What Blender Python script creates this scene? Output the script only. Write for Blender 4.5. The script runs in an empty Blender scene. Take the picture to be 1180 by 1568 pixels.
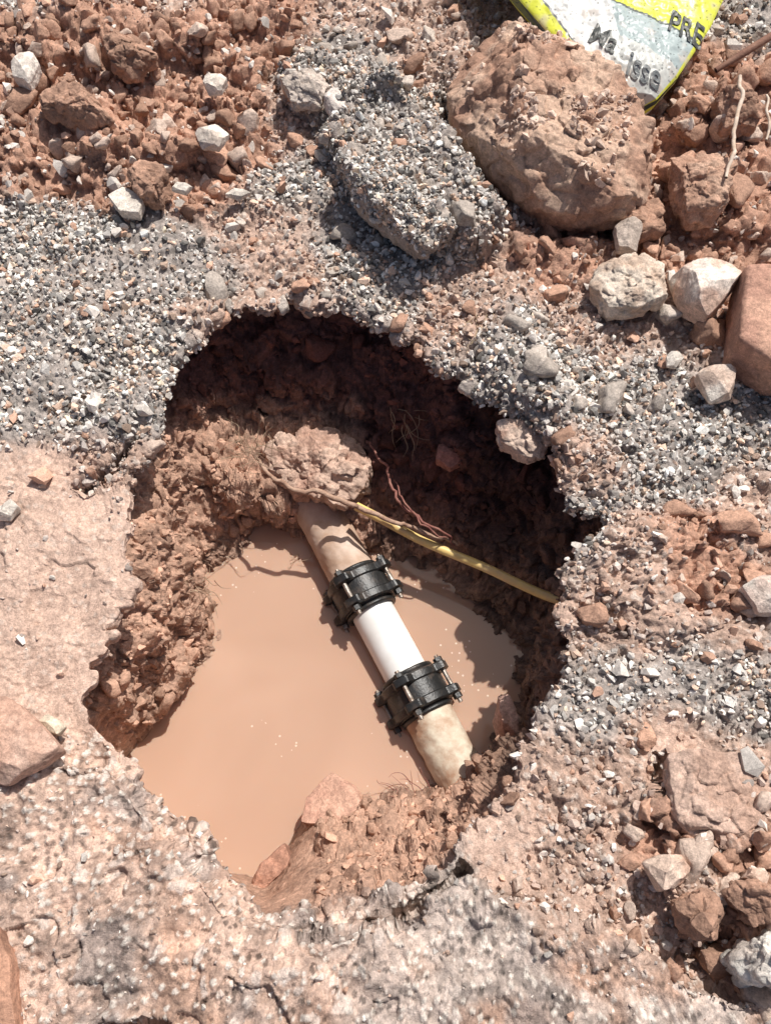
import bpy, bmesh, math
import numpy as np
from mathutils import Vector
rng=np.random.default_rng(7)
# ------------------------------------------------------------------ survey helper
H=1.5; TILT=math.radians(25); F=784/math.tan(math.radians(29))
def W(u,v,z=0.0):
    x=(u-590)/F; y=(784-v)/F
    dy=y*math.cos(TILT)+math.sin(TILT); dz=y*math.sin(TILT)-math.cos(TILT)
    t=(z-H)/dz
    return np.array([x*t,dy*t,z])
def WL(pts,z=0.0): return np.array([W(p[0],p[1],p[2] if len(p)>2 else z) for p in pts])
# ------------------------------------------------------------------ noise
def h3(ix,iy,iz,s):
    with np.errstate(over='ignore'):
        n=(ix.astype(np.uint32)*np.uint32(374761393)+iy.astype(np.uint32)*np.uint32(668265263)+iz.astype(np.uint32)*np.uint32(2147483647)+np.uint32((s*1274126177)&0xffffffff))
        n=(n^(n>>np.uint32(13)))*np.uint32(1274126177)
        n=(n^(n>>np.uint32(15)))*np.uint32(2246822519)
        n=n^(n>>np.uint32(16))
    return (n&np.uint32(0xffffff)).astype(np.float32)/float(0xffffff)
def vnoise(p,s=0):
    p=p+1000.0
    i=np.floor(p).astype(np.int64); f=(p-i).astype(np.float32); f=f*f*(3-2*f)
    r=0
    for a in (0,1):
        for b in (0,1):
            for c in (0,1):
                w=(f[:,0] if a else 1-f[:,0])*(f[:,1] if b else 1-f[:,1])*(f[:,2] if c else 1-f[:,2])
                r=r+w*h3(i[:,0]+a,i[:,1]+b,i[:,2]+c,s)
    return r*2-1
def fbm(p,freq,octv=4,s=0,gain=.5):
    r=0;a=1;t=0
    for o in range(octv):
        r=r+a*vnoise(p*freq+o*17.3,s+o); t+=a; a*=gain; freq*=2.03
    return r/t
def worley(p,freq,s=0):
    p=p*freq+1000.5
    b=np.floor(p-.5).astype(np.int64)
    F1=np.full(len(p),9.,np.float32);ID=np.zeros(len(p),np.float32)
    for a in (0,1):
        for c in (0,1):
            for d in (0,1):
                i=b[:,0]+a;j=b[:,1]+c;k=b[:,2]+d
                q0=i+.15+.7*h3(i,j,k,s+1);q1=j+.15+.7*h3(i,j,k,s+2);q2=k+.15+.7*h3(i,j,k,s+3)
                dd=(p[:,0]-q0)**2+(p[:,1]-q1)**2+(p[:,2]-q2)**2
                m=dd<F1
                F1=np.where(m,dd,F1); ID=np.where(m,h3(i,j,k,s+9),ID)
    return np.sqrt(F1),ID
def ss(x,a,b):
    t=np.clip((x-a)/(b-a),0,1); return t*t*(3-2*t)
def poly_sd(P,poly):
    d=np.full(len(P),1e9);ins=np.zeros(len(P),bool);n=len(poly)
    for i in range(n):
        a=poly[i,:2];b=poly[(i+1)%n,:2];e=b-a;w=P[:,:2]-a
        t=np.clip((w@e)/(e@e),0,1);q=w-t[:,None]*e
        d=np.minimum(d,np.hypot(q[:,0],q[:,1]))
        c=((a[1]>P[:,1])!=(b[1]>P[:,1]))
        if abs(e[1])>1e-12:
            xi=a[0]+(P[:,1]-a[1])/e[1]*e[0]; ins^=c&(P[:,0]<xi)
    return np.where(ins,d,-d)
# ------------------------------------------------------------------ mesh helpers
def make_mesh(name,V,Fc,mat,col=None,rough=None,smooth=True,parent=None):
    me=bpy.data.meshes.new(name);V=np.asarray(V,np.float32);Fc=np.asarray(Fc,np.int32);k=Fc.shape[1]
    me.vertices.add(len(V));me.vertices.foreach_set('co',V.ravel())
    me.loops.add(Fc.size);me.loops.foreach_set('vertex_index',Fc.ravel())
    me.polygons.add(len(Fc));me.polygons.foreach_set('loop_start',np.arange(0,Fc.size,k,dtype=np.int32))
    me.polygons.foreach_set('use_smooth',np.full(len(Fc),smooth))
    me.update(calc_edges=True)
    if col is not None:
        a=me.color_attributes.new('Col','FLOAT_COLOR','POINT')
        c=np.ones((len(V),4),np.float32);c[:,:3]=np.clip(col,0,.85)
        if rough is not None:c[:,3]=rough
        else:c[:,3]=.9
        a.data.foreach_set('color',c.ravel())
    me.materials.append(mat)
    ob=bpy.data.objects.new(name,me);bpy.context.scene.collection.objects.link(ob)
    if parent:ob.parent=parent
    return ob
def empty(name):
    e=bpy.data.objects.new(name,None);bpy.context.scene.collection.objects.link(e);return e
def grid_faces(nr,nc,closed=True):
    i=np.arange(nr-1)[:,None];j=np.arange(nc if closed else nc-1)[None,:];j2=(j+1)%nc
    return np.stack([i*nc+j,i*nc+j2,(i+1)*nc+j2,(i+1)*nc+j],-1).reshape(-1,4)
def grid_normals(G,closed=True):
    if closed: ds=np.roll(G,-1,1)-np.roll(G,1,1)
    else: ds=np.gradient(G,axis=1)
    dr=np.gradient(G,axis=0);n=np.cross(ds,dr);l=np.linalg.norm(n,axis=2,keepdims=True)
    return n/np.maximum(l,1e-12),l[...,0]
# ------------------------------------------------------------------ materials
def earth_mat(name,scale=1.0,bump=.5,var=.35,spec=.25,vb=.5):
    m=bpy.data.materials.new(name);m.use_nodes=True;nt=m.node_tree;N=nt.nodes;L=nt.links
    b=N['Principled BSDF'];at=N.new('ShaderNodeAttribute');at.attribute_name='Col'
    tc=N.new('ShaderNodeTexCoord')
    n1=N.new('ShaderNodeTexNoise');n1.inputs['Scale'].default_value=90*scale;n1.inputs['Detail'].default_value=6;n1.inputs['Roughness'].default_value=.75
    n2=N.new('ShaderNodeTexVoronoi');n2.inputs['Scale'].default_value=330*scale
    L.new(tc.outputs['Object'],n1.inputs['Vector']);L.new(tc.outputs['Object'],n2.inputs['Vector'])
    mr=N.new('ShaderNodeMapRange');mr.inputs['From Min'].default_value=.3;mr.inputs['From Max'].default_value=.7
    mr.inputs['To Min'].default_value=1-var;mr.inputs['To Max'].default_value=1+var
    L.new(n1.outputs['Fac'],mr.inputs['Value'])
    mx=N.new('ShaderNodeVectorMath');mx.operation='SCALE';L.new(at.outputs['Color'],mx.inputs[0]);L.new(mr.outputs['Result'],mx.inputs['Scale'])
    m2=N.new('ShaderNodeMapRange');m2.inputs['From Min'].default_value=0;m2.inputs['From Max'].default_value=1
    m2.inputs['To Min'].default_value=1-var*.7;m2.inputs['To Max'].default_value=1+var*.7
    L.new(n2.outputs['Color'],m2.inputs['Value'])
    mx2=N.new('ShaderNodeVectorMath');mx2.operation='SCALE';L.new(mx.outputs[0],mx2.inputs[0]);L.new(m2.outputs['Result'],mx2.inputs['Scale'])
    L.new(mx2.outputs[0],b.inputs['Base Color'])
    L.new(at.outputs['Alpha'],b.inputs['Roughness']);b.inputs['Specular IOR Level'].default_value=spec
    bp=N.new('ShaderNodeBump');bp.inputs['Strength'].default_value=bump;bp.inputs['Distance'].default_value=.006
    bp2=N.new('ShaderNodeBump');bp2.inputs['Strength'].default_value=bump*vb;bp2.inputs['Distance'].default_value=.002;bp2.invert=True
    L.new(n1.outputs['Fac'],bp.inputs['Height']);L.new(n2.outputs['Distance'],bp2.inputs['Height']);L.new(bp.outputs[0],bp2.inputs['Normal'])
    L.new(bp2.outputs[0],b.inputs['Normal'])
    return m
def plain_mat(name,c,rough=.5,metal=0,spec=.5,c2=None,nscale=40,bump=.1,mixr=(.4,.65)):
    m=bpy.data.materials.new(name);m.use_nodes=True;nt=m.node_tree;N=nt.nodes;L=nt.links;b=N['Principled BSDF']
    tc=N.new('ShaderNodeTexCoord');n=N.new('ShaderNodeTexNoise');n.inputs['Scale'].default_value=nscale;n.inputs['Detail'].default_value=8;n.inputs['Roughness'].default_value=.65
    L.new(tc.outputs['Object'],n.inputs['Vector'])
    r=N.new('ShaderNodeValToRGB');r.color_ramp.elements[0].position=mixr[0];r.color_ramp.elements[1].position=mixr[1]
    r.color_ramp.elements[0].color=(*c,1);r.color_ramp.elements[1].color=(*(c2 or [k*.8 for k in c]),1)
    L.new(n.outputs['Fac'],r.inputs[0]);L.new(r.outputs[0],b.inputs['Base Color'])
    b.inputs['Roughness'].default_value=rough;b.inputs['Metallic'].default_value=metal;b.inputs['Specular IOR Level'].default_value=spec
    n3=N.new('ShaderNodeTexNoise');n3.inputs['Scale'].default_value=nscale*5;n3.inputs['Detail'].default_value=5;L.new(tc.outputs['Object'],n3.inputs['Vector'])
    bp=N.new('ShaderNodeBump');bp.inputs['Strength'].default_value=bump;bp.inputs['Distance'].default_value=.003
    L.new(n3.outputs['Fac'],bp.inputs['Height']);L.new(bp.outputs[0],b.inputs['Normal'])
    return m
M_ground=earth_mat('earth_ground',1,.75,.34,.4,.4)
M_gravel=earth_mat('gravel_stone',2.2,.3,.25)
M_rock=earth_mat('rock_surface',1.2,.7,.3,.25,.3)
M_clod=earth_mat('clod_surface',1.1,.8,.3,.2,.2)
# ------------------------------------------------------------------ excavation loft
zA,zB,zC,zW=-.13,-.27,-.34,-.42
ST=[
((450,462),(455,530),(462,635),(475,770,-.33),(485,830)),
((510,460),(512,530),(512,645),(525,772,-.34),(530,835)),
((575,474),(572,545),(565,655),(575,785,-.35),(580,845)),
((650,530),(645,590),(635,685),(625,790,-.36),(620,852)),
((740,605),(730,670),(710,750),(690,825),(670,880)),
((795,632),(785,700),(760,775),(735,850),(700,900)),
((842,655),(825,730),(795,805),(765,870),(725,930)),
((853,748),(845,800),(822,855),(795,905),(755,960)),
((895,768),(865,812),(840,865),(812,915),(770,972)),
((938,798),(900,838),(862,885),(830,930),(785,990)),
((905,838),(885,868),(855,915),(826,955),(792,1010)),
((868,872),(862,910),(845,950),(825,985),(797,1030)),
((862,950),(855,970),(840,1000),(820,1025),(792,1055)),
((868,1030),(850,1040),(835,1055),(815,1065),(785,1080)),
((850,1090),(835,1100),(815,1110),(795,1120),(765,1128)),
((800,1160),(780,1165),(765,1163),(755,1160),(738,1160)),
((752,1245),(737,1230),(725,1215),(715,1205),(705,1200)),
((690,1325),(680,1290),(670,1255),(660,1230),(650,1216)),
((590,1392),(585,1330),(580,1285),(575,1242),(570,1218)),
((490,1408),(500,1345),(505,1285),(508,1228),(512,1195)),
((425,1412),(440,1375),(450,1335),(455,1295),(460,1255)),
((385,1398),(398,1388),(405,1378),(410,1362),(412,1342)),
((342,1322),(336,1328),(333,1330),(330,1334),(328,1338)),
((287,1264),(280,1272),(276,1276),(272,1280),(268,1284)),
((240,1207),(234,1214),(230,1218),(226,1222),(222,1226)),
((180,1152),(178,1160),(180,1165),(183,1168),(188,1170)),
((122,1078),(138,1108),(152,1130),(178,1146),(208,1148)),
((135,1020),(162,1048),(200,1078),(232,1094),(264,1084)),
((178,960),(205,985),(240,1010),(275,1028),(330,1015)),
((195,880),(228,905),(262,930),(292,945),(342,962)),
((205,790),(238,820),(268,850),(295,865),(328,878)),
((222,690),(245,700,-.12),(275,730,-.22),(315,800),(362,845)),
((243,600),(255,635,-.15),(300,655,-.21),(365,755,-.27),(395,818)),
((285,512),(297,560),(330,632,-.24),(395,765,-.29),(430,818)),
((368,468),(374,532),(395,632,-.26),(435,768,-.32),(458,822)),
]
zs=[0,zA,zB,zC,zW]
P=np.array([[W(p[0],p[1],p[2] if len(p)>2 else zs[i]) for i,p in enumerate(st)] for st in ST])
C0=W(530,930,0)
n=len(P);rim=P[:,0]
th=np.unwrap(np.arctan2(rim[:,1]-C0[1],rim[:,0]-C0[0]))
sg=1 if th[-1]>th[0] else -1
th=sg*th
for i in range(1,n): th[i]=max(th[i],th[i-1]+.03)
seg=np.linalg.norm(np.roll(rim,-1,0)-rim,axis=1);dth=np.append(np.diff(th),th[0]+2*math.pi-th[-1])
w=.5*seg/seg.sum()+.5*dth/(2*math.pi);s=np.append(0,np.cumsum(w));s/=s[-1]
NS=2000
sq=np.arange(NS)/NS
def per(arr,closed_add=None):
    a=np.append(arr,[arr[0]+(closed_add or 0)],0)
    return np.interp(sq,s,a)
def gsm(a,sig):
    k=np.arange(-int(3*sig),int(3*sig)+1);g=np.exp(-k*k/(2*sig*sig));g/=g.sum()
    ap=np.concatenate([a[-len(k):],a,a[:len(k)]]);return np.convolve(ap,g,'same')[len(k):-len(k)]
CT=np.zeros((5,NS,3))
for l in range(5):
    for c in range(3): CT[l,:,c]=gsm(per(P[:,l,c]),5)
TH=per(th,2*math.pi); lin=th[0]+2*math.pi*sq; TH=(lin+gsm(TH-lin,25))*sg
RD=np.stack([np.cos(TH),np.sin(TH),np.zeros(NS)],1)
R1=2.0
circ=C0+RD*R1
rows=[]
for r in np.geomspace(80,R1*1.03,26): rows.append(C0+RD*r)
ts=np.linspace(1,0,390,endpoint=False)**1.25
for t in ts: rows.append(CT[0]*(1-t)+circ*t)
nout=len(rows)
for l,k in ((0,60),(1,44),(2,34),(3,26)):
    for t in np.linspace(0,1,k,endpoint=False): rows.append(CT[l]*(1-t)+CT[l+1]*t)
cc=CT[4].mean(0)
for t in (0,.06,.15,.4,.99):
    q=CT[4]*(1-t)+cc*t;q[:,2]=zW-.12*min(1,t*4);rows.append(q)
G=np.array(rows);NR=len(G)
for it in range(10):
    G[nout-3:-6]=.5*G[nout-3:-6]+.25*(G[nout-4:-7]+G[nout-2:-5])
rp=CT[0].copy()
wr_,wi1=worley(rp+.01*fbm(rp,30,2,301)[:,None],20,300);wr2,wi2=worley(rp,48,310)
jag=(.030*(wi1-.5)+.018*(wi2-.5)+.018*fbm(rp,16,4,305))
jag=gsm(jag,1.2)
nearleft=ss(-rp[:,0],.08,.14)*ss(-rp[:,1],-.42,-.34)
jag=jag*(1-.4*nearleft)
drow=np.linalg.norm((G-CT[0][None])[...,:2],axis=2);drow[nout:]=-G[nout:,:,2]
infl=np.where(np.arange(NR)[:,None]<nout,np.exp(-(drow/.035)**2),np.exp(-(np.maximum(drow,0)/.06)**2))
G+=RD[None]*(jag[None]*infl)[...,None]
back=np.clip(ss(rp[:,1],.45,.8),0,1);left=ss(-rp[:,0],.15,.3)*ss(-np.abs(rp[:,1]-.45),-.35,-.15)
right=ss(rp[:,0],.15,.25)*ss(rp[:,1],.3,.4)
und=(.018+.022*fbm(rp,12,3,320)+.035*back+.038*left+.03*right)*(1-.6*ss(-rp[:,1],-.36,-.28))
und=np.clip(und,0,.09)
uprof=ss(drow,.02,.04)*(1-ss(drow,.07,.19));uprof[:nout]=0
G+=RD[None]*(und[None]*uprof)[...,None]
V=G.reshape(-1,3)
rid=np.repeat(np.arange(NR),NS);out=rid<nout
drim=np.where(out,np.linalg.norm((G-CT[0][None])[...,:2],axis=2).ravel(),0)
NL=np.tile(nearleft,NR)*(~out)
# ------------------------------------------------------------------ zones
Z={'R':0,'G':1,'D':2,'S':3,'M':4,'K':5}
seeds="""R 60 150;R 200 80;R 250 160;R 130 230;R 300 250;R 360 180;R 40 240;R 330 80;R 430 60;G 50 15;M 130 10;M 250 10;R 0 100
R 60 275;R 170 280;R 390 120;R 370 240;R 440 20;R 280 290;M 420 180
G 40 345;G 150 390;G 80 500;G 60 620;G 250 370;G 200 450;G 180 620;G 230 560;G 300 440;G -80 450
G 480 140;G 560 200;G 600 300;G 560 390;M 400 340;M 450 420;M 340 470;G 650 420;G 520 90;G 720 360;G 430 280;M 600 30;M 660 90;M 520 20;G 640 180
M 700 480;M 780 420;G 800 520;G 900 600;G 1000 600;G 1080 650;G 960 720;G 1140 680;M 930 510;G 860 580;G 1190 620;G 780 580;G 1050 740
M 890 720;G 900 800;M 960 860;M 1150 790;R 1060 860;M 1000 960;R 1110 900;G 950 1060;G 1060 1030;G 1150 1080;M 980 1150;M 900 960;G 900 1080;M 1120 980;G 1230 1050
R 1000 200;R 1050 140;R 1150 150;R 1100 300;R 1160 370;R 1000 340;R 900 370;R 820 390;R 1250 200;R 1060 420;M 1100 520;M 1000 480;G 1160 40;G 1130 -20;M 880 200;M 800 20;M 900 0
D 60 730;D 60 850;D 120 920;D 60 1000;D 150 800;D 40 1090;D -60 900;M 150 710;D 110 1010
S 100 1200;S 200 1260;S 60 1350;S 250 1400;S 100 1500;S 350 1500;S 600 1490;S 740 1440;S 900 1510;S 1050 1560;S 700 1370;S 450 1450;S 1180 1580;S -60 1300;S 300 1330
M 850 1220;M 900 1320;D 1080 1200;M 1000 1390;D 800 1300;M 850 1370;M 940 1230;M 1060 1340;R 1140 1360;R 1110 1420;M 1180 1260;M 800 1200;M 960 1410;M 1140 1150;R 1030 1280"""
SE=[q.split() for q in seeds.replace('\n',';').split(';') if q.strip()]
SP=np.array([W(float(a[1]),float(a[2])) for a in SE]);SZ=[Z[a[0]] for a in SE]
def zone(V):
    wv=V.copy();wv[:,2]=0
    q=wv.copy();q[:,0]+=.06*fbm(wv,9,4,31);q[:,1]+=.06*fbm(wv,9,4,57)
    D=np.zeros((len(V),6),np.float32)
    for sp,sz in zip(SP,SZ):
        d=(q[:,0]-sp[0])**2+(q[:,1]-sp[1])**2
        D[:,sz]+=1/(d+.0006)**3
    D/=D.sum(1,keepdims=True);return D
ZN=zone(V)
depth=-V[:,2]
nz=fbm(V,14,3,5)
cr=np.where(out,0,ss(depth+.025*nz,.025,.06))
ZN*= (1-cr)[:,None];ZN[:,5]+=cr
# ------------------------------------------------------------------ relief
tap=np.where(out,ss(drim,0,.04),0)
zadd=.016*fbm(V,4,3,3)*tap
def plateau(pts,h,wd,nf=14,na=.012):
    poly=WL(pts);sd=poly_sd(V,poly)+na*fbm(V,nf,4,71)
    return h*ss(sd,0,wd)
zo=np.zeros(len(V))
zo+=plateau([(500,245),(520,190),(600,170),(680,230),(730,290),(775,350),(740,400),(650,392),(600,350),(545,315)],.085,.02)
zo+=plateau([(415,130),(470,95),(560,100),(640,150),(660,200),(560,200),(510,215),(450,190)],.05,.03)
zo+=plateau([(-200,60),(100,30),(330,40),(440,110),(430,190),(330,240),(250,300),(120,300),(-200,270)],.035,.07)
zo+=plateau([(-200,-40),(250,-40),(400,60),(300,120),(120,130),(-200,90)],.04,.03)
zo+=plateau([(1010,110),(1180,90),(1400,90),(1400,400),(1100,390),(1000,330)],.03,.05)
zo+=plateau([(640,1350),(690,1322),(770,1375),(870,1405),(960,1442),(1050,1490),(1250,1540),(1300,1900),(-400,1900),(-300,1180),(95,1170),(180,1160),(285,1268),(375,1395),(430,1420),(560,1410)],.04,.012,16,.020)
zo+=plateau([(1020,1150),(1200,1120),(1250,1330),(1010,1330),(985,1230)],.03,.03)
zo+=plateau([(960,1320),(1200,1300),(1250,1480),(1060,1440)],.03,.03)
zo+=plateau([(730,600),(750,470),(800,440),(860,560),(900,700),(860,740)],.025,.03)
zo+=plateau([(880,820),(1000,790),(1160,800),(1180,930),(1000,1000),(900,900)],.02,.03)
zo+=plateau([(170,690),(250,640),(250,560),(330,480),(300,420),(200,560),(120,690)],.02,.03)
# cracks and gaps
zo-=plateau([(105,745),(150,715),(215,650),(235,655),(175,735),(130,760)],.05,.012,30,.006)
zo-=plateau([(1035,1465),(1060,1440),(1150,1425),(1140,1450),(1070,1485)],.10,.02,30,.006)
zo-=plateau([(-20,1400),(10,1425),(35,1500),(42,1600),(25,1600),(15,1510)],.08,.008,30,.004)
zo-=plateau([(165,1556),(270,1552),(300,1600),(150,1600)],.08,.02,30,.006)
zo-=plateau([(1000,1150),(1025,1160),(1015,1230),(1000,1230)],.05,.01,30,.006)
zo-=plateau([(680,110),(720,260),(800,330),(920,345),(880,395),(780,355),(685,260),(665,150)],.06,.02,30,.008)
zo-=plateau([(550,1392),(600,1384),(640,1340),(705,1312),(720,1335),(655,1385),(605,1420),(550,1420)],.12,.008,30,.010)
zo-=plateau([(380,1400),(430,1418),(560,1396),(560,1415),(430,1440)],.03,.008,30,.010)
zadd=zadd+zo*tap
V=V.copy();V[:,2]+=zadd
Nn,Ar=grid_normals(V.reshape(NR,NS,3))
if Nn[nout//2,:,2].mean()<0:Nn=-Nn
Nf=Nn.reshape(-1,3)
R_,G_,D_,S_,M_,K_=[ZN[:,i] for i in range(6)]
f1=fbm(V,11,5,11)
wob=np.stack([fbm(V,25,3,91),fbm(V,25,3,92),fbm(V,25,3,93)],1)
Vw=V+.022*wob
a0,i0=worley(Vw,11,21);a1,i1=worley(Vw,20,1);a2,i2=worley(Vw,42,4);a3,i3=worley(V+.006*wob,95,8)
cl=lambda a:np.clip(1-a*1.35,-.3,1)
disp=R_*(.034*f1+.030*i0+.022*i1+.014*cl(a1)+.012*i2+.007*cl(a2)+.006*i3-.042)
disp+=G_*(.016*f1+.010*i1*(i1>.6)+.005*i2+.006*i3-.006)
disp+=M_*(.020*f1+.014*i0+.014*i1+.009*i2+.004*cl(a2)+.005*i3-.018)
disp+=D_*(.014*f1+.008*i0+.003*i2*(i2>.7)+.003*fbm(V,60,3,44)-.004)
disp+=S_*(.022*f1+.010*fbm(V,30,4,41)+.012*i0*(i0>.5)+.005*i2*(i2>.7)+.003*(i3>.7)+.003*cl(a3)*(i3>.5)-.007)
Vs=V*np.array([1,1,.35]);st_=fbm(Vs,30,4,77)
disp+=K_*(.018*f1+.018*st_+.022*i0+.024*i1*(i1>.3)+.006*cl(a1)+.010*i2+.004*i3-.034)*(1-.85*NL)
fade=np.where(out,.6+.4*ss(drim,0,.03),1)
far=ss(drim,1.9,3.)
disp=disp*fade*(1-far)
V=V+Nf*disp[:,None]
# ------------------------------------------------------------------ ground colour
cR=np.array([.44,.255,.178]);cG=np.array([.34,.295,.265]);cD=np.array([.56,.39,.305]);cM=np.array([.46,.32,.25])
big=fbm(V,5,4,101)[:,None];mid=fbm(V,28,4,103)[:,None];fin=fbm(V,120,3,107)[:,None]
brn=ss(-V[:,0]+.25*big[:,0],-.05,.25)[:,None]
cS=np.array([.46,.375,.325])*(1-brn)+np.array([.50,.35,.275])*brn
col=R_[:,None]*cR*(1+.4*mid+.35*big+.2*(i1-.5)[:,None])+G_[:,None]*cG*(1+.4*mid+.5*fin)+D_[:,None]*cD*(1+.2*mid+.12*fin)+S_[:,None]*cS*(1+.7*mid+.45*fin+.3*big)+M_[:,None]*cM*(1+.4*mid+.35*fin)
hue=ss(fbm(V,7,4,130),.02,.3)[:,None]*S_[:,None];col=col*(1-hue)+hue*np.array([.42,.27,.20])*(1+.6*mid+.4*fin)
hg=.7*ss(fbm(V,10,4,135),.12,.38)[:,None]*S_[:,None];col=col*(1-hg)+hg*np.array([.30,.25,.225])*(1+.6*mid+.6*fin)
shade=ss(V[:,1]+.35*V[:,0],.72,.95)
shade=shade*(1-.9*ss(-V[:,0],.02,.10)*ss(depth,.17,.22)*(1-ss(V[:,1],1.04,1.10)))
kc=np.array([.45,.275,.195])*(1-shade[:,None])+np.array([.15,.065,.052])*shade[:,None]  # damp back-wall clay with shade painted into the colour; sunlit shelf kept lighter
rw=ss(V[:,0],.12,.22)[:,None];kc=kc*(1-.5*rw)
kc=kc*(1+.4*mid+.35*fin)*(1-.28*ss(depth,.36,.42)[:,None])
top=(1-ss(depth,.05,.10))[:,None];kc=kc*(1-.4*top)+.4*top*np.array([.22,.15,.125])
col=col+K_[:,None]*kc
peb=((i3>.70)*(a3<.45)*(S_+D_*.3+.6*M_))[:,None];col=col*(1-.8*peb)+.8*peb*np.array([.72,.64,.56])
dpb=((i3<.2)*(a3<.42)*(S_+.2*D_))[:,None];col=col*(1-.6*dpb)
pb2=((i2>.84)*(a2<.4)*S_)[:,None];col=col*(1-.7*pb2)+.7*pb2*np.array([.66,.55,.48])
rough=.92*np.ones(len(V));wet=S_*ss(fbm(V,8,4,55),-.05,.18)
rough-=.62*wet+.1*S_;rough-=.42*K_*ss(depth,.25,.42)+.12*K_
col=col*(1-.18*wet[:,None])
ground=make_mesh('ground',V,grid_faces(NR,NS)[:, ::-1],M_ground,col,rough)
# ------------------------------------------------------------------ scatter
def hull_template(seed,npts=13,flat=.7):
    r=np.random.default_rng(seed);p=r.normal(size=(npts,3));p/=np.linalg.norm(p,axis=1)[:,None];p*=np.array([1,r.uniform(.65,.95),r.uniform(.5,flat)])
    p*=r.uniform(.85,1.1,(npts,1))
    bm=bmesh.new();vs=[bm.verts.new(q) for q in p];bmesh.ops.convex_hull(bm,input=vs)
    for v in [v for v in bm.verts if not v.link_faces]:bm.verts.remove(v)
    bmesh.ops.triangulate(bm,faces=bm.faces[:]);bm.verts.index_update()
    v=np.array([v.co[:] for v in bm.verts]);f=np.array([[q.index for q in fc.verts] for fc in bm.faces]);bm.free();return v,f
def chop(v,r,k,lo=.5,hi=.85):
    for _ in range(k):
        n_=r.normal(size=3);n_/=np.linalg.norm(n_);d=r.uniform(lo,hi)
        e=np.maximum(0,v@n_-d);v=v-e[:,None]*n_
    return v
def clod_template(seed,sub=3):
    bm=bmesh.new();bmesh.ops.create_icosphere(bm,subdivisions=sub,radius=1)
    v=np.array([v.co[:] for v in bm.verts]);f=np.array([[q.index for q in fc.verts] for fc in bm.faces]);bm.free()
    r=np.random.default_rng(seed);o=seed*3.7
    v=v*(1+.25*fbm(v+o,.9,2,seed))[:,None]
    v=chop(v,r,13,.42,.85)
    wa,wi_=worley(v+o,2.3,seed)
    v=v*(1+.16*(wi_-.5)+.20*fbm(v+o,2.6,3,seed+4))[:,None]*np.array([1,r.uniform(.65,.95),r.uniform(.55,.85)]);return v,f
TH_=[hull_template(i,12+i%5) for i in range(14)]
TC_=[clod_template(i+1,3) for i in range(14)]
def randrot(k):
    q=rng.normal(size=(k,4));q/=np.linalg.norm(q,axis=1)[:,None];a,b,c,d=q.T
    return np.stack([1-2*(c*c+d*d),2*(b*c-a*d),2*(b*d+a*c),2*(b*c+a*d),1-2*(b*b+d*d),2*(c*d-a*b),2*(b*d-a*c),2*(c*d+a*b),1-2*(b*b+c*c)],1).reshape(-1,3,3)
def scatter_parts(pos,size,colr,templates):
    VV=[];FF=[];CC=[];off=0;pick=rng.integers(0,len(templates),len(pos));Rm=randrot(len(pos))
    for t,(tv,tf) in enumerate(templates):
        m=np.where(pick==t)[0]
        if len(m)==0:continue
        v=np.einsum('nij,kj->nki',Rm[m],tv)*size[m][:,None,None]+pos[m][:,None,:]
        f=tf[None]+(np.arange(len(m))*len(tv))[:,None,None]+off
        VV.append(v.reshape(-1,3));FF.append(f.reshape(-1,3));CC.append(np.repeat(colr[m],len(tv),0));off+=len(m)*len(tv)
    return np.concatenate(VV),np.concatenate(FF),np.concatenate(CC)
area=Ar.ravel()*((drim<1.95)*1.0)
area*=(V[:,1]>-.35)*(np.abs(V[:,0])<1.25)
def pick(wt,k):
    p=area*wt;p=p/p.sum();return rng.choice(len(V),k,p=p)
def stone_cols(k,warm=.0):
    g=rng.choice([.16,.29,.50,.70,.84],k,p=[.14,.20,.24,.25,.17])*rng.uniform(.82,1.1,k)
    c=np.stack([g*1.04,g*.97,g*.89],1)
    wm=rng.random(k)<(.16+warm);c[wm]*=np.array([1.08,.84,.70]);return c
above=1.0*(depth<.04)
patch=.5+1.0*ss(fbm(V,8,3,140),-.3,.3)
gi=pick((G_+.38*M_+.03*D_+.05*R_+.10*S_)*above*patch,78000)
gs=np.clip(rng.lognormal(math.log(.0047),.42,len(gi)),.002,.014)
gs*=1-.25*S_[gi]
gp=V[gi]+Nf[gi]*(gs*(.25-.6*S_[gi]))[:,None]+rng.normal(0,.002,(len(gi),3))*(1-S_[gi])[:,None]
gc=stone_cols(len(gi),.08);soilmix=(M_+R_+D_+.7*S_)[gi]*rng.uniform(.1,.9,len(gi));gc=gc*(1-soilmix[:,None])+soilmix[:,None]*np.array([.48,.33,.26])
bi=pick((.6*G_+M_+.18*D_+.9*R_+.10*S_)*above,2400);bs=np.clip(rng.lognormal(math.log(.009),.38,len(bi)),.005,.026)
bp_=V[bi]+Nf[bi]*(bs*.4)[:,None];bc=np.stack([rng.uniform(.45,.8,len(bi))]*3,1)*np.array([1.04,.94,.84])
rd=rng.random(len(bi))<.35;bc[rd]=bc[rd]*np.array([.9,.62,.5])
wi=pick(K_*(depth<.41)*(NL<.3),2200);ws=np.clip(rng.lognormal(math.log(.005),.5,len(wi)),.002,.018);wp=V[wi]+Nf[wi]*(ws*.2)[:,None]
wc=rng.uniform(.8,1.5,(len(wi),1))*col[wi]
v_,f_,c_=scatter_parts(np.concatenate([gp,bp_,wp]),np.concatenate([gs,bs,ws]),np.concatenate([gc,bc,wc]),TH_)
make_mesh('gravel',v_,f_,M_gravel,c_,None,False)
ci=pick((R_+.16*M_)*above,3000);cs=np.clip(rng.lognormal(math.log(.012),.58,len(ci)),.005,.05)
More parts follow.
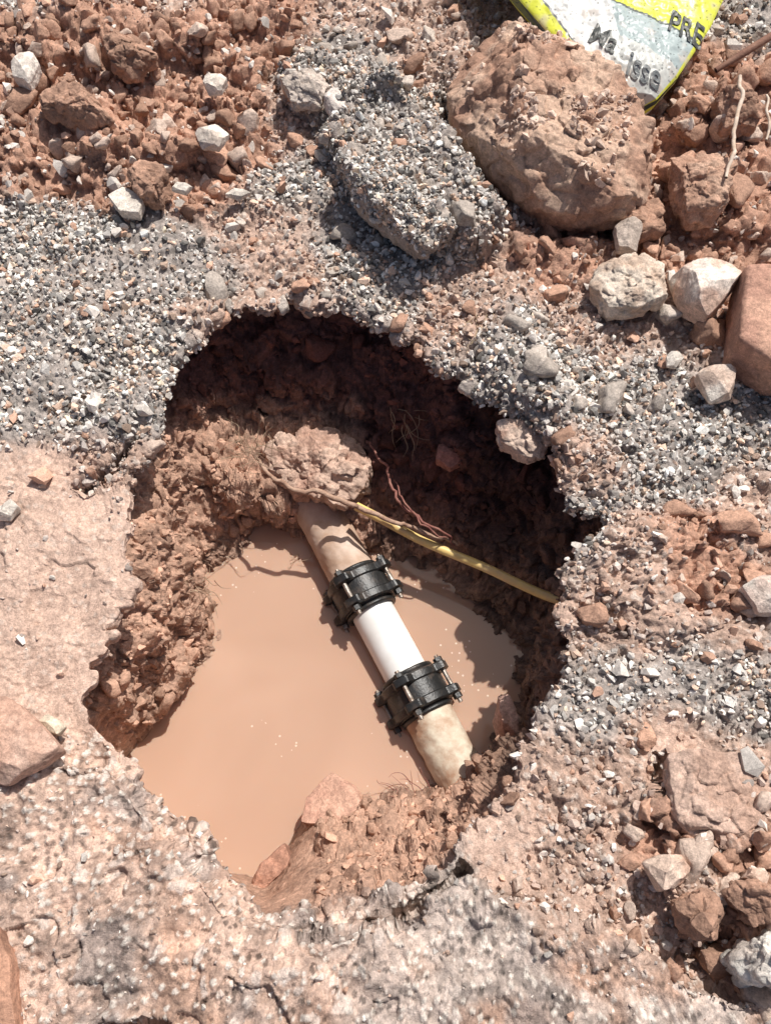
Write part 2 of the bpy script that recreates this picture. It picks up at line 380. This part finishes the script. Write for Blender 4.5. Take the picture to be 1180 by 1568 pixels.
cp=V[ci]+Nf[ci]*(cs*.2)[:,None];ccol=rng.uniform(.75,1.3,(len(ci),1))*np.array([.45,.27,.19]);pk=rng.random(len(ci))<.25;ccol[pk]=rng.uniform(.9,1.2,(pk.sum(),1))*np.array([.56,.43,.35])
gi2=pick((G_+.4*M_)*above*(V[:,1]>.9)*(V[:,0]>-.35),520);gs2=np.clip(rng.lognormal(math.log(.013),.5,len(gi2)),.006,.045)
kw=pick(K_*(depth>.08)*(depth<.40)*(NL<.3),300);ks=np.clip(rng.lognormal(math.log(.014),.45,len(kw)),.006,.04)
cp=np.concatenate([cp,V[gi2]+Nf[gi2]*(gs2*.1)[:,None],V[kw]]);cs=np.concatenate([cs,gs2,ks])
ccol=np.concatenate([ccol,rng.uniform(.8,1.2,(len(gi2),1))*np.array([.50,.43,.37]),np.clip(col[kw]*rng.uniform(.9,1.25,(len(kw),1)),0,1)])
v_,f_,c_=scatter_parts(cp,cs,ccol,TC_)
make_mesh('soil_clods',v_,f_,M_clod,c_)
# ------------------------------------------------------------------ rocks from surveyed outlines
def rock(name,outl,zc,h,e=.6,amp=.006,freq=25,c=(.4,.3,.25),c2=None,sm=3,tilt=(0,0),NP=200,NRr=110,cell=0,mat=None,parent=None,seed=1,facet=12,fr=(.62,.95),rough=.9):
    pl=WL(outl,zc)[:,:2];n=len(pl);sg_=np.linalg.norm(np.roll(pl,-1,0)-pl,axis=1);ss_=np.append(0,np.cumsum(sg_));ss_/=ss_[-1]
    q=np.arange(NP)/NP;px=gsm(np.interp(q,ss_,np.append(pl[:,0],pl[0,0])),sm);py=gsm(np.interp(q,ss_,np.append(pl[:,1],pl[0,1])),sm)
    c0=np.array([px.mean(),py.mean()]);hx=np.ptp(px)/2;hy=np.ptp(py)/2
    pf=np.linspace(-math.pi/2,math.pi/2,6001);kf=np.abs(np.cos(pf))**e;zf=h*np.sign(np.sin(pf))*np.abs(np.sin(pf))**e
    rad_=.5*(hx+hy);al=np.append(0,np.cumsum(np.hypot(np.diff(kf)*rad_,np.diff(zf))));qa=np.linspace(0,al[-1],NRr)
    kr=np.interp(qa,al,kf);zr=np.interp(qa,al,zf);kr[0]=kr[-1]=.0005;rows=[]
    for k,z in zip(kr,zr):
        rows.append(np.stack([c0[0]+(px-c0[0])*k,c0[1]+(py-c0[1])*k,np.full(NP,zc+z)],1))
    g=np.array(rows).reshape(-1,3)
    if facet:
        r=np.random.default_rng(seed*13);u=(g-np.array([c0[0],c0[1],zc]))/np.array([hx,hy,h])
        for _ in range(facet):
            n_=r.normal(size=3)*np.array([.8,.8,1]);n_[2]=abs(n_[2])+.25;n_/=np.linalg.norm(n_);sup=(u@n_).max();d=sup*r.uniform(*fr)
            u=u-np.maximum(0,u@n_-d)[:,None]*n_
        g=u*np.array([hx,hy,h])+np.array([c0[0],c0[1],zc])
    g[:,2]+=tilt[0]*(g[:,0]-c0[0])+tilt[1]*(g[:,1]-c0[1])
    v=g;dv=v-np.array([c0[0],c0[1],zc])
    # smooth outward direction field (no pinching at the poles)
    nf=dv/np.array([hx,hy,h])**2*min(hx,hy,h);nf/=np.maximum(np.linalg.norm(nf,axis=1)[:,None],1e-6)
    d=amp*1.6*fbm(v,freq*.5,5,seed+3)+amp*.8*fbm(v,freq*3,3,seed+5)
    if cell:
        vv=v+.012*np.stack([fbm(v,40,2,seed),fbm(v,40,2,seed+1),fbm(v,40,2,seed+2)],1)
        wa,wi_=worley(vv,cell,seed);d=d+amp*1.1*(wi_-.4)+amp*.5*np.clip(.9-wa*1.3,-.3,1)
    v=v+nf*d[:,None]
    c=np.array(c);c2=np.array(c2) if c2 is not None else c*.7
    m=ss(fbm(v,freq,4,seed+9),-.25,.3)[:,None];cl_=(c*(1-m)+c2*m)*(1+.3*fbm(v,90,3,seed+11)[:,None])
    ob=make_mesh(name,v,grid_faces(NRr,NP),mat or M_rock,cl_,np.full(len(v),rough),True,parent)
    return ob,v,nf
clay=(.45,.27,.19);dust=(.55,.4,.32);pale=(.76,.68,.59)
bo,bv,bn=rock('boulder',[(692,110),(712,75),(760,55),(835,60),(890,105),(940,160),(988,220),(1005,268),(975,308),(905,328),(840,315),(785,275),(733,225),(700,180)],.085,.115,.50,.012,12,(.55,.38,.28),(.42,.25,.175),8,(0,-.03),560,260,30,seed=4,facet=9,fr=(.72,.95))
top=bv[:,2]>.12;ti=rng.choice(np.where(top)[0],2200);hot=(fbm(bv[ti],12,3,8)>.02);ti=ti[hot]
sz=np.clip(rng.lognormal(math.log(.0042),.6,len(ti)),.002,.017)
v_,f_,c_=scatter_parts(bv[ti]+bn[ti]*(sz*.2)[:,None],sz,rng.uniform(.8,1.25,(len(ti),1))*np.array([.60,.45,.36]),TH_)
make_mesh('crumbs',v_,f_,M_gravel,c_,None,False,bo)
rock('white_stone',[(1027,415),(1065,405),(1108,415),(1130,430),(1100,470),(1080,488),(1045,465)],.06,.05,.38,.003,20,(.80,.69,.6),(.66,.46,.36),2,seed=11,facet=7)
rock('concrete_chunk',[(905,435),(925,400),(985,395),(1018,410),(1020,455),(985,472),(930,475)],.05,.045,.4,.006,25,(.66,.56,.46),(.52,.39,.3),3,cell=60,seed=12)
rock('brick',[(1128,430),(1200,430),(1260,445),(1250,590),(1180,585),(1115,545)],.06,.06,.2,.004,20,(.54,.32,.23),(.46,.26,.19),2,seed=13,facet=2)
rock('stone',[(165,300),(190,285),(222,312),(215,332),(185,328)],.035,.02,.38,.002,20,pale,(.62,.54,.46),2,seed=14,facet=6)
rock('stone',[(1065,575),(1090,550),(1130,570),(1125,605),(1090,612)],.04,.028,.42,.003,20,pale,(.6,.45,.36),2,seed=15)
rock('stone',[(1132,900),(1165,882),(1210,890),(1210,940),(1160,938)],.035,.03,.4,.003,20,pale,(.65,.5,.42),2,seed=16)
rock('stone',[(1125,1470),(1160,1435),(1220,1420),(1230,1510),(1150,1505)],.06,.06,.42,.008,20,(.74,.7,.63),(.55,.48,.42),3,cell=60,seed=17)
rock('stone',[(300,205),(325,190),(350,205),(335,225),(308,222)],.075,.02,.5,.003,20,pale,(.6,.5,.42),2,seed=18)
rock('stone',[(308,118),(330,108),(350,125),(340,140),(318,140)],.085,.02,.5,.003,20,pale,(.6,.5,.42),2,seed=58)
rock('stone',[(495,155),(510,138),(530,148),(528,172),(505,175)],.08,.02,.5,.003,20,(.66,.58,.52),(.52,.44,.4),2,seed=19)
rock('stone',[(0,775),(15,762),(30,778),(15,795),(-5,795)],.02,.015,.5,.003,20,pale,None,2,seed=20)
rock('stone',[(262,290),(275,278),(295,286),(285,297)],.05,.010,.5,.002,20,pale,None,2,seed=21)
rock('stone',[(345,298),(365,288),(385,295),(365,305)],.04,.010,.5,.002,20,pale,None,2,seed=61)
rock('stone',[(20,85),(45,78),(60,100),(45,130),(22,120)],.09,.03,.45,.004,20,(.74,.66,.58),(.6,.5,.42),2,seed=62)
rock('stone',[(940,345),(965,330),(982,350),(975,385),(945,380)],.06,.03,.5,.004,20,(.6,.49,.41),None,2,seed=22)
rock('stone',[(1018,545),(1035,535),(1047,548),(1035,562),(1020,560)],.025,.014,.5,.002,20,pale,None,2,seed=23)
rock('stone',[(983,1320),(1010,1305),(1060,1310),(1050,1355),(1010,1365)],.055,.03,.45,.004,20,(.66,.5,.4),(.55,.37,.28),3,seed=24)
rock('stone',[(1135,1345),(1150,1325),(1175,1330),(1170,1355)],.055,.02,.45,.004,20,(.66,.5,.4),(.55,.37,.28),2,seed=63)
rock('stone',[(62,1105),(75,1093),(88,1103),(100,1112),(90,1125),(70,1118)],.035,.014,.5,.002,20,(.66,.56,.43),None,2,seed=44)
rock('soil_boulder',[(1030,240),(1075,235),(1115,270),(1105,320),(1060,330),(1030,300)],.08,.05,.45,.009,25,clay,(.5,.33,.24),3,cell=45,seed=25)
rock('soil_boulder',[(1110,1370),(1150,1340),(1200,1350),(1200,1410),(1150,1420)],.07,.04,.5,.008,25,clay,None,3,cell=50,seed=26)
rock('soil_boulder',[(1035,1385),(1075,1365),(1100,1390),(1090,1425),(1050,1425)],.06,.035,.5,.008,25,clay,None,3,cell=50,seed=27)
rock('soil_boulder',[(165,60),(210,50),(235,80),(210,110),(170,100)],.09,.04,.5,.008,25,clay,None,3,cell=50,seed=47)
rock('soil_boulder',[(60,145),(110,138),(170,165),(165,185),(100,180),(65,170)],.09,.035,.5,.008,25,clay,None,3,cell=50,seed=48)
rock('soil_boulder',[(200,265),(240,255),(262,280),(245,305),(212,305)],.05,.035,.5,.008,25,clay,None,3,cell=50,seed=64)
rock('soil_boulder',[(1095,150),(1130,130),(1165,150),(1160,190),(1110,190)],.09,.04,.5,.008,25,clay,None,3,cell=50,seed=65)
rock('soil_boulder',[(910,260),(960,330),(1010,300),(1020,350),(960,370)],.04,.03,.5,.008,25,clay,None,3,cell=50,seed=66)
rock('asphalt_chunk',[(430,125),(470,108),(500,130),(490,155),(450,155)],.08,.03,.5,.006,25,(.58,.49,.42),None,3,cell=70,seed=49)
ao,av,an=rock('asphalt_chunk',[(520,250),(560,225),(620,240),(660,295),(685,350),(650,385),(595,350),(545,305)],.08,.05,.5,.012,22,(.42,.36,.31),(.33,.28,.25),3,cell=60,seed=50,facet=7,fr=(.7,.95))
ti=rng.choice(np.where(av[:,2]>.07)[0],2600);sz=np.clip(rng.lognormal(math.log(.0042),.4,len(ti)),.002,.010)
v_,f_,c_=scatter_parts(av[ti]+an[ti]*(sz*.2)[:,None],sz,stone_cols(len(ti),.1),TH_)
make_mesh('aggregate',v_,f_,M_gravel,c_,None,False,ao)
rock('asphalt_chunk',[(1020,1160),(1060,1150),(1150,1160),(1180,1200),(1160,1260),(1080,1300),(1030,1250)],.035,.03,.35,.007,20,(.55,.39,.31),(.45,.3,.23),4,cell=45,seed=51,facet=6)
rock('brick_slab',[(-60,1080),(15,1068),(50,1095),(97,1148),(60,1175),(8,1203),(-60,1190)],.06,.025,.25,.005,20,(.60,.41,.32),(.5,.31,.23),2,seed=28,facet=3)
rock('brick_slab',[(-60,1420),(0,1418),(22,1470),(30,1600),(-60,1600)],.055,.025,.25,.003,20,(.5,.28,.19),None,2,seed=29,facet=3)
rock('clay_lump',[(405,690),(440,668),(500,668),(555,690),(566,740),(525,770),(450,752),(408,720)],-.275,.06,.42,.014,18,(.58,.41,.32),(.45,.28,.21),3,cell=34,NP=340,NRr=160,seed=30,facet=9,fr=(.6,.9))
rock('embedded_rock',[(762,655),(800,642),(838,660),(836,698),(808,702),(768,680)],-.05,.035,.4,.006,20,(.66,.5,.4),(.46,.29,.22),2,seed=31,cell=50)
rock('embedded_rock',[(765,1062),(788,1080),(796,1125),(775,1145),(758,1100)],-.27,.06,.4,.005,20,(.54,.35,.28),(.42,.24,.18),2,seed=32)
rock('embedded_rock',[(672,682),(700,680),(712,705),(690,715),(668,705)],-.20,.03,.45,.003,20,(.40,.19,.15),None,2,seed=33)
rock('broken_brick',[(470,1222),(508,1184),(545,1203),(560,1240),(515,1275),(462,1262)],-.365,.045,.3,.004,20,(.56,.34,.25),(.48,.27,.2),2,seed=34,facet=4,tilt=(0,-.25))
rock('broken_brick',[(385,1355),(402,1322),(440,1290),(452,1320),(420,1360),(395,1375)],-.36,.045,.35,.004,20,(.5,.27,.19),None,2,seed=35,facet=5)
rock('broken_brick',[(690,1205),(705,1190),(715,1215),(700,1235),(688,1225)],-.34,.02,.35,.003,20,(.52,.25,.15),None,2,seed=36,facet=4)
# ------------------------------------------------------------------ water
mw=bpy.data.materials.new('muddy_water');mw.use_nodes=True;nt=mw.node_tree;N=nt.nodes;L=nt.links;b=N['Principled BSDF']
tc=N.new('ShaderNodeTexCoord');n1=N.new('ShaderNodeTexNoise');n1.inputs['Scale'].default_value=3.0;n1.inputs['Detail'].default_value=2;n1.inputs['Distortion'].default_value=.6
L.new(tc.outputs['Object'],n1.inputs['Vector']);r=N.new('ShaderNodeValToRGB');r.color_ramp.elements[0].position=.3;r.color_ramp.elements[1].position=.7
r.color_ramp.elements[0].color=(.44,.28,.20,1);r.color_ramp.elements[1].color=(.51,.335,.245,1);L.new(n1.outputs['Fac'],r.inputs[0])
vo=N.new('ShaderNodeTexVoronoi');vo.inputs['Scale'].default_value=60;L.new(tc.outputs['Object'],vo.inputs['Vector'])
n2=N.new('ShaderNodeTexNoise');n2.inputs['Scale'].default_value=9;L.new(tc.outputs['Object'],n2.inputs['Vector'])
ma=N.new('ShaderNodeMath');ma.operation='LESS_THAN';ma.inputs[1].default_value=.13;L.new(vo.outputs['Distance'],ma.inputs[0])
mb=N.new('ShaderNodeMath');mb.operation='GREATER_THAN';mb.inputs[1].default_value=.57;L.new(n2.outputs['Fac'],mb.inputs[0])
mc=N.new('ShaderNodeMath');mc.operation='MULTIPLY';L.new(ma.outputs[0],mc.inputs[0]);L.new(mb.outputs[0],mc.inputs[1])
mx=N.new('ShaderNodeMix');mx.data_type='RGBA';L.new(mc.outputs[0],mx.inputs[0]);L.new(r.outputs[0],mx.inputs[6]);mx.inputs[7].default_value=(.70,.55,.45,1)
L.new(mx.outputs[2],b.inputs['Base Color']);b.inputs['Roughness'].default_value=.05;b.inputs['IOR'].default_value=1.33
b.inputs['Subsurface Weight'].default_value=.5;b.inputs['Subsurface Radius'].default_value=(1,.5,.3);b.inputs['Subsurface Scale'].default_value=.02
cw=W(540,1030,zW);k=96;ang=np.linspace(0,2*math.pi,k,endpoint=False);rr=[.0002,.3,.62]
wv=np.concatenate([np.stack([cw[0]+q*np.cos(ang),cw[1]+q*np.sin(ang),np.full(k,zW)],1) for q in rr])
make_mesh('muddy_water',wv,grid_faces(3,k),mw)
# ------------------------------------------------------------------ tube
def tube(name,pts,rad,mat,parent=None,nseg=14,sub=8,wob=0):
    pts=np.array(pts,float);m=len(pts);tq=np.linspace(0,m-1,(m-1)*sub+1)
    pp=np.concatenate([[2*pts[0]-pts[1]],pts,[2*pts[-1]-pts[-2]]]);C=[]
    for t in tq:
        i=min(int(t),m-2);f=t-i;a,b_,c,d=pp[i],pp[i+1],pp[i+2],pp[i+3]
        C.append(.5*((2*b_)+(c-a)*f+(2*a-5*b_+4*c-d)*f*f+(3*b_-a-3*c+d)*f**3))
    C=np.array(C)
    if wob:C=C+wob*np.stack([fbm(C,40,2,5),fbm(C,40,2,6),fbm(C,40,2,7)],1)
    rads=np.interp(tq,np.arange(m),rad) if np.ndim(rad) else np.full(len(tq),rad)
    T=np.gradient(C,axis=0);T/=np.linalg.norm(T,axis=1)[:,None];u=np.cross(T,[0,0,1.]);u/=np.maximum(np.linalg.norm(u,axis=1)[:,None],1e-6);w_=np.cross(u,T)
    a=np.linspace(0,2*math.pi,nseg,endpoint=False)
    v=C[:,None]+rads[:,None,None]*(np.cos(a)[None,:,None]*u[:,None]+np.sin(a)[None,:,None]*w_[:,None])
    return make_mesh(name,v.reshape(-1,3),grid_faces(len(C),nseg),mat,parent=parent)
# ------------------------------------------------------------------ pipe assembly
M_old=plain_mat('weathered_pipe',(.64,.57,.45),.6,0,.3,(.42,.26,.17),14,.4,(.42,.62))
M_rust=plain_mat('dirty_steel_pipe',(.46,.31,.22),.7,0,.3,(.62,.49,.40),14,.4)
M_pvc=plain_mat('white_pvc',(.82,.82,.80),.32,0,.5,(.76,.74,.70),14,.03)
M_blk=plain_mat('black_coated_iron',(.016,.016,.016),.42,0,.5,(.10,.075,.06),45,.3,(.5,.8))
M_bolt=plain_mat('zinc_bolt',(.38,.34,.30),.4,.6,.5,(.14,.09,.06),80,.2)
pipe=empty('water_pipe')
zp=-.385
A=W(478,765,zp+.01);B=W(712,1200,zp-.02);ax=B-A;Lp=np.linalg.norm(ax);ax/=Lp
def along(u,v):
    p=W(u,v,zp);return float((p-A)@ax)
su=np.cross(ax,[0,0,1.]);su/=np.linalg.norm(su);up=np.cross(su,ax)
def lathe(name,prof,mat,nseg=64,lobes=None,rough=0,smooth=True):
    a=np.linspace(0,2*math.pi,nseg,endpoint=False);rows=[]
    for s_,r_,lb in prof:
        rad=np.full(nseg,r_)
        if lobes is not None and lb: 
            for la in lobes:
                d=np.abs((a-la+math.pi)%(2*math.pi)-math.pi);rad=np.maximum(rad,r_+lb*ss(-d,-.36,-.17))
        rows.append(A+ax*s_+rad[:,None]*(np.cos(a)[:,None]*su+np.sin(a)[:,None]*up))
    v=np.array(rows)
    if rough:
        n_,_=grid_normals(v);vv=v.reshape(-1,3);v=vv+n_.reshape(-1,3)*(rough*fbm(vv,45,4,3))[:,None]
    return make_mesh(name,v.reshape(-1,3),grid_faces(len(prof),nseg),mat,smooth=smooth,parent=pipe)
s1=along(560,905);s2=along(648,1058)
def pr(a,b,r,k=40):return [(t,r,0) for t in np.linspace(a,b,k)]
lathe('old_steel_section',pr(-.03,s1-.01,.052,80),M_rust,rough=.003)
lathe('white_pvc_section',[(s1-.02,.03,0)]+pr(s1-.02,s2+.02,.0465,30)+[(s2+.02,.03,0)],M_pvc)
lathe('old_cement_section',pr(s2+.01,Lp+.03,.051,80),M_old,rough=.003)
def coupling(sc,nm,lob):
    hl=.043
    lathe(nm+'_sleeve',[(sc-hl*.9,.045,0),(sc-hl*.9,.058,0),(sc-hl*.55,.064,0),(sc+hl*.55,.064,0),(sc+hl*.9,.057,0),(sc+hl*.9,.045,0)],M_blk,96,smooth=False)
    for sgn in (-1,1):
        c=sc+sgn*hl*.62;t=.010
        lathe(nm+'_flange',[(c-t,.046,0),(c-t,.064,.013),(c-t+.003,.068,.017),(c+t-.003,.068,.017),(c+t,.064,.013),(c+t,.046,0)],M_blk,160,lob,smooth=False)
        lathe(nm+'_lip',[(c+sgn*t,.05,0),(c+sgn*(t+.007),.058,0),(c+sgn*(t+.012),.056,0),(c+sgn*(t+.012),.048,0)],M_blk,64)
    for la in lob:
        rd_=.073;o=rd_*(math.cos(la)*su+math.sin(la)*up)
        def rod(s0,s1_,r,seg,mat,n_):
            aa=np.linspace(0,2*math.pi,seg,endpoint=False);rows=[]
            for s_,q in ((s0,.0002),(s0,r),(s1_,r),(s1_,.0002)):
                rows.append(A+ax*s_+o+q*(np.cos(aa)[:,None]*su+np.sin(aa)[:,None]*up))
            make_mesh(n_,np.array(rows).reshape(-1,3),grid_faces(4,seg),mat,smooth=False,parent=pipe)
        rod(sc-hl-.008,sc+hl+.014,.0048,14,M_bolt,nm+'_bolt')
        rod(sc+hl*.62+.011,sc+hl*.62+.021,.0098,6,M_bolt if rng.random()<.5 else M_blk,nm+'_nut')
        rod(sc-hl*.62-.019,sc-hl*.62-.010,.0098,6,M_blk,nm+'_bolt_head')
coupling(s1,'upper_coupling',[math.radians(q) for q in (62,-28,152,242)])
coupling(s2,'lower_coupling',[math.radians(q) for q in (70,-20,160,250)])
# ------------------------------------------------------------------ yellow conduit + roots
M_yel=plain_mat('yellow_plastic',(.80,.58,.20),.4,0,.5,(.66,.46,.22),30,.05)
M_bark=plain_mat('muddy_root',(.33,.20,.14),.85,0,.2,(.50,.34,.25),60,.6)
M_red=plain_mat('red_root',(.22,.08,.065),.7,0,.3,(.33,.16,.12),60,.4)
tube('yellow_conduit',[W(545,775,-.28),W(582,794,-.285),W(650,830,-.30),W(740,868,-.295),W(790,892,-.28),W(835,912,-.26),W(875,925,-.24)],.0095,M_yel)
tube('tree_root',[W(385,690,-.20),W(400,712,-.205),W(425,735,-.205),W(470,752,-.215),W(510,762,-.225),W(560,782,-.255),W(640,812,-.275),W(700,835,-.29)],[.002,.0035,.0045,.005,.006,.0055,.004,.003],M_bark,wob=.012)
rt=empty('red_root')
tube('strand_1',[W(568,672,-.25),W(590,720,-.24),W(605,755,-.25),W(645,795,-.25),W(700,838,-.28)],[.002,.003,.003,.003,.002],M_red,rt,wob=.014)
tube('strand_2',[W(600,735,-.25),W(625,770,-.24),W(650,810,-.25),W(690,830,-.28)],[.0015,.002,.002,.0015],M_red,rt,wob=.014)
def hairs(name,cu,cv,z,k,ln,r,mat,dirs=None,seed=0):
    e=empty(name);rg=np.random.default_rng(seed)
    for i in range(k):
        p=W(cu+rg.normal()*14,cv+rg.normal()*10,z);pts=[p];d=rg.normal(size=3) if dirs is None else np.array(dirs)+rg.normal(size=3)*.35;d/=np.linalg.norm(d)
        for j in range(4):
            p=p+d*ln/4*rg.uniform(.7,1.2);d=d+rg.normal(size=3)*.35;d/=np.linalg.norm(d);pts.append(p)
        tube('fibre_%d'%i,pts,[r,r,r*.8,r*.6,r*.3],mat,e,5,4)
M_hair=plain_mat('dry_fibre',(.30,.19,.13),.8,0,.2,(.42,.32,.22),60,.1)
hairs('fine_roots',382,690,-.17,34,.08,.0008,M_hair,seed=3)
hairs('fine_roots',455,860,zW+.01,5,.10,.0006,M_hair,(.6,.4,-.1),seed=4)
hairs('fine_roots',640,1215,zW+.01,9,.07,.0009,M_red,(-.4,.6,.2),seed=5)
hairs('fine_roots',620,640,-.18,12,.09,.0010,M_hair,(.2,-.6,-.8),seed=15)
hairs('fine_roots',300,900,-.25,14,.06,.0009,M_hair,(.5,-.2,-.6),seed=16)
hairs('dry_grass_tuft',745,500,.012,70,.055,.0008,plain_mat('dry_grass',(.36,.27,.17),.8,0,.2,(.5,.4,.28),60,.1),(-.1,-1,-.05),seed=6)
M_twig=plain_mat('bleached_twig',(.66,.54,.44),.8,0,.2,(.5,.37,.27),60,.3)
tube('twig',[W(1132,115,.15),W(1133,150,.15),W(1124,195,.14),W(1122,235,.14),W(1112,272,.13)],[.004,.0042,.004,.004,.003],M_twig,wob=.006)
tube('twig',[W(1172,150,.15),W(1176,190,.15),W(1172,215,.14)],[.0025,.003,.002],M_twig,wob=.006)
tube('steel_rod',[W(1215,35,.14),W(1180,55,.13),W(1140,80,.12),W(1095,108,.10)],[.008,.008,.008,.006],plain_mat('rusty_rod',(.2,.1,.07),.8,.2,.3,(.3,.17,.12),40,.4))
# ------------------------------------------------------------------ cement bag
Lc=WL([(948,163,.095),(918,138,.12),(884,104,.13),(840,52,.14),(792,-2,.14),(750,-52,.14),(690,-130,.14),(630,-220,.14)])
Rc=WL([(974,168,.095),(1004,154,.11),(1036,120,.115),(1060,84,.12),(1088,40,.12),(1112,-13,.13),(1135,-90,.13),(1155,-200,.13)])
nb,na=260,200;tb=np.linspace(0,7,nb);kk=np.arange(8)
Lb=np.stack([np.interp(tb,kk,Lc[:,i]) for i in range(3)],1);Rb=np.stack([np.interp(tb,kk,Rc[:,i]) for i in range(3)],1)
a_=np.linspace(0,1,na);bag=Lb[:,None]*(1-a_[None,:,None])+Rb[:,None]*a_[None,:,None]
bul=np.sin(math.pi*a_)[None,:]**.6*ss(tb,-.05,2.2)[:,None]*.035
bf=bag.reshape(-1,3);wr=.016*fbm(bf*np.array([1,.6,1]),12,4,201)+.007*np.abs(fbm(bf,40,3,205))
bag[...,2]+=bul+wr.reshape(nb,na)*np.clip(np.sin(math.pi*a_)[None,:]*3,0.2,1)
bf=bag.reshape(-1,3)
def side(p,A_,B_,z=.15):
    a=W(*A_,z);b2=W(*B_,z);e=b2-a;return (e[0]*(p[:,1]-a[1])-e[1]*(p[:,0]-a[0]))/np.hypot(e[0],e[1])
aa=np.tile(a_,nb);colb=np.tile(np.array([.70,.69,.65]),(len(bf),1))
yel=np.array([.62,.64,.06]);TBR=tb.repeat(na)
d1=side(bf,(860,-10),(1095,55))
blue=(d1>-.10)&(aa>.45);colb[blue]=[.36,.42,.41]
gr=(d1<-.10)&(aa>.3);colb[gr]=[.52,.52,.48]
colb[(d1>0)&(d1<.16)&(aa>.33)]=yel
colb[(d1<0)&(d1>-.008)&(aa>.33)]=[.08,.09,.08]
colb[aa<.10]=yel;colb[(aa>.10)&(aa<.115)]=[.12,.13,.12];colb[aa>.975]=yel
colb[(TBR<.4)]=yel
dirt=ss(fbm(bf,30,5,210),.05,.45)[:,None]*.6;colb=colb*(1-dirt)+dirt*np.array([.55,.46,.39])
spk=worley(bf,140,5);sp=((spk[1]>.7)&(spk[0]<.33));colb[sp]=colb[sp]*.4
M_bag=earth_mat('printed_plastic_sack',.6,.08,.08,.5)
bg=empty('cement_bag')
make_mesh('sack',bf,grid_faces(nb,na,False),M_bag,colb,np.full(len(bf),.38),True,bg)
make_mesh('sack_underside',np.stack([bf[:,0],bf[:,1],np.repeat(Lb[:,2],na)-.02-.06*np.sin(math.pi*aa)**.6],1),grid_faces(nb,na,False),M_bag,colb,np.full(len(bf),.4),True,bg)
M_ink=plain_mat('printed_ink',(.05,.055,.05),.45,0,.4,(.3,.28,.25),60,.05,(.5,.75));M_ink2=plain_mat('grey_ink',(.14,.15,.15),.45,0,.4,(.32,.3,.27),60,.05,(.5,.75))
def text(body,u0,v0,u1,v1,hpx,mat,nm):
    cu=bpy.data.curves.new(nm,'FONT');cu.body=body;cu.size=1;cu.offset=.02;cu.resolution_u=4
    o=bpy.data.objects.new('tmp',cu);bpy.context.scene.collection.objects.link(o)
    dg=bpy.context.evaluated_depsgraph_get();me=bpy.data.meshes.new_from_object(o.evaluated_get(dg));bpy.data.objects.remove(o)
    bm=bmesh.new();bm.from_mesh(me);bmesh.ops.triangulate(bm,faces=bm.faces[:])
    for _ in range(2):bmesh.ops.subdivide_edges(bm,edges=[e for e in bm.edges if e.calc_length()>.12],cuts=1,use_grid_fill=True)
    bmesh.ops.triangulate(bm,faces=bm.faces[:])
    v=np.array([q.co[:] for q in bm.verts]);f=np.array([[q.index for q in fc.verts] for fc in bm.faces]);bm.free()
    z=.16;o0=W(u0,v0,z);o1=W(u1,v1,z);du=np.array([u1-u0,v1-v0],float);du/=np.linalg.norm(du);upx=np.array([du[1],-du[0]])*hpx
    o2=W(u0+upx[0],v0+upx[1],z);v0_=v[:,0]/v[:,0].max();v1_=v[:,1]/.72
    q=o0+v0_[:,None]*(o1-o0)+v1_[:,None]*(o2-o0)
    for i in range(len(q)):
        j=np.argmin((bf[:,0]-q[i,0])**2+(bf[:,1]-q[i,1])**2);q[i,2]=bf[j,2]+.003
    make_mesh(nm,q,f,mat,smooth=False,parent=bg)
text('PRE',1022,38,1080,52,30,M_ink,'lettering_large')
text('Ma',898,60,938,84,26,M_ink,'lettering_title')
text('isse',958,104,1014,118,26,M_ink2,'lettering_small')
# ------------------------------------------------------------------ light, camera
el=math.radians(59);az=math.radians(34)
S=Vector((math.sin(az)*math.cos(el),math.cos(az)*math.cos(el),math.sin(el)))
sd=bpy.data.lights.new('sun','SUN');sd.energy=5.0;sd.angle=math.radians(.5);sd.color=(1,.97,.92)
so=bpy.data.objects.new('sun',sd);bpy.context.scene.collection.objects.link(so);so.rotation_euler=S.to_track_quat('Z','Y').to_euler()
w_=bpy.data.worlds.new('World');bpy.context.scene.world=w_;w_.use_nodes=True;nt=w_.node_tree
sk=nt.nodes.new('ShaderNodeTexSky');sk.sky_type='NISHITA';sk.sun_disc=False;sk.sun_elevation=el;sk.sun_rotation=az;sk.dust_density=4;sk.air_density=.8
nt.links.new(sk.outputs[0],nt.nodes['Background'].inputs[0]);nt.nodes['Background'].inputs[1].default_value=.09
cd=bpy.data.cameras.new('camera');cam=bpy.data.objects.new('camera',cd);bpy.context.scene.collection.objects.link(cam)
cd.sensor_fit='VERTICAL';cd.angle=math.radians(58);cd.clip_end=300;cd.clip_start=.01
cam.location=(0,0,H);cam.rotation_euler=(TILT,0,0);bpy.context.scene.camera=cam
sc=bpy.context.scene;sc.view_settings.view_transform='Standard';sc.view_settings.look='None';sc.view_settings.exposure=0
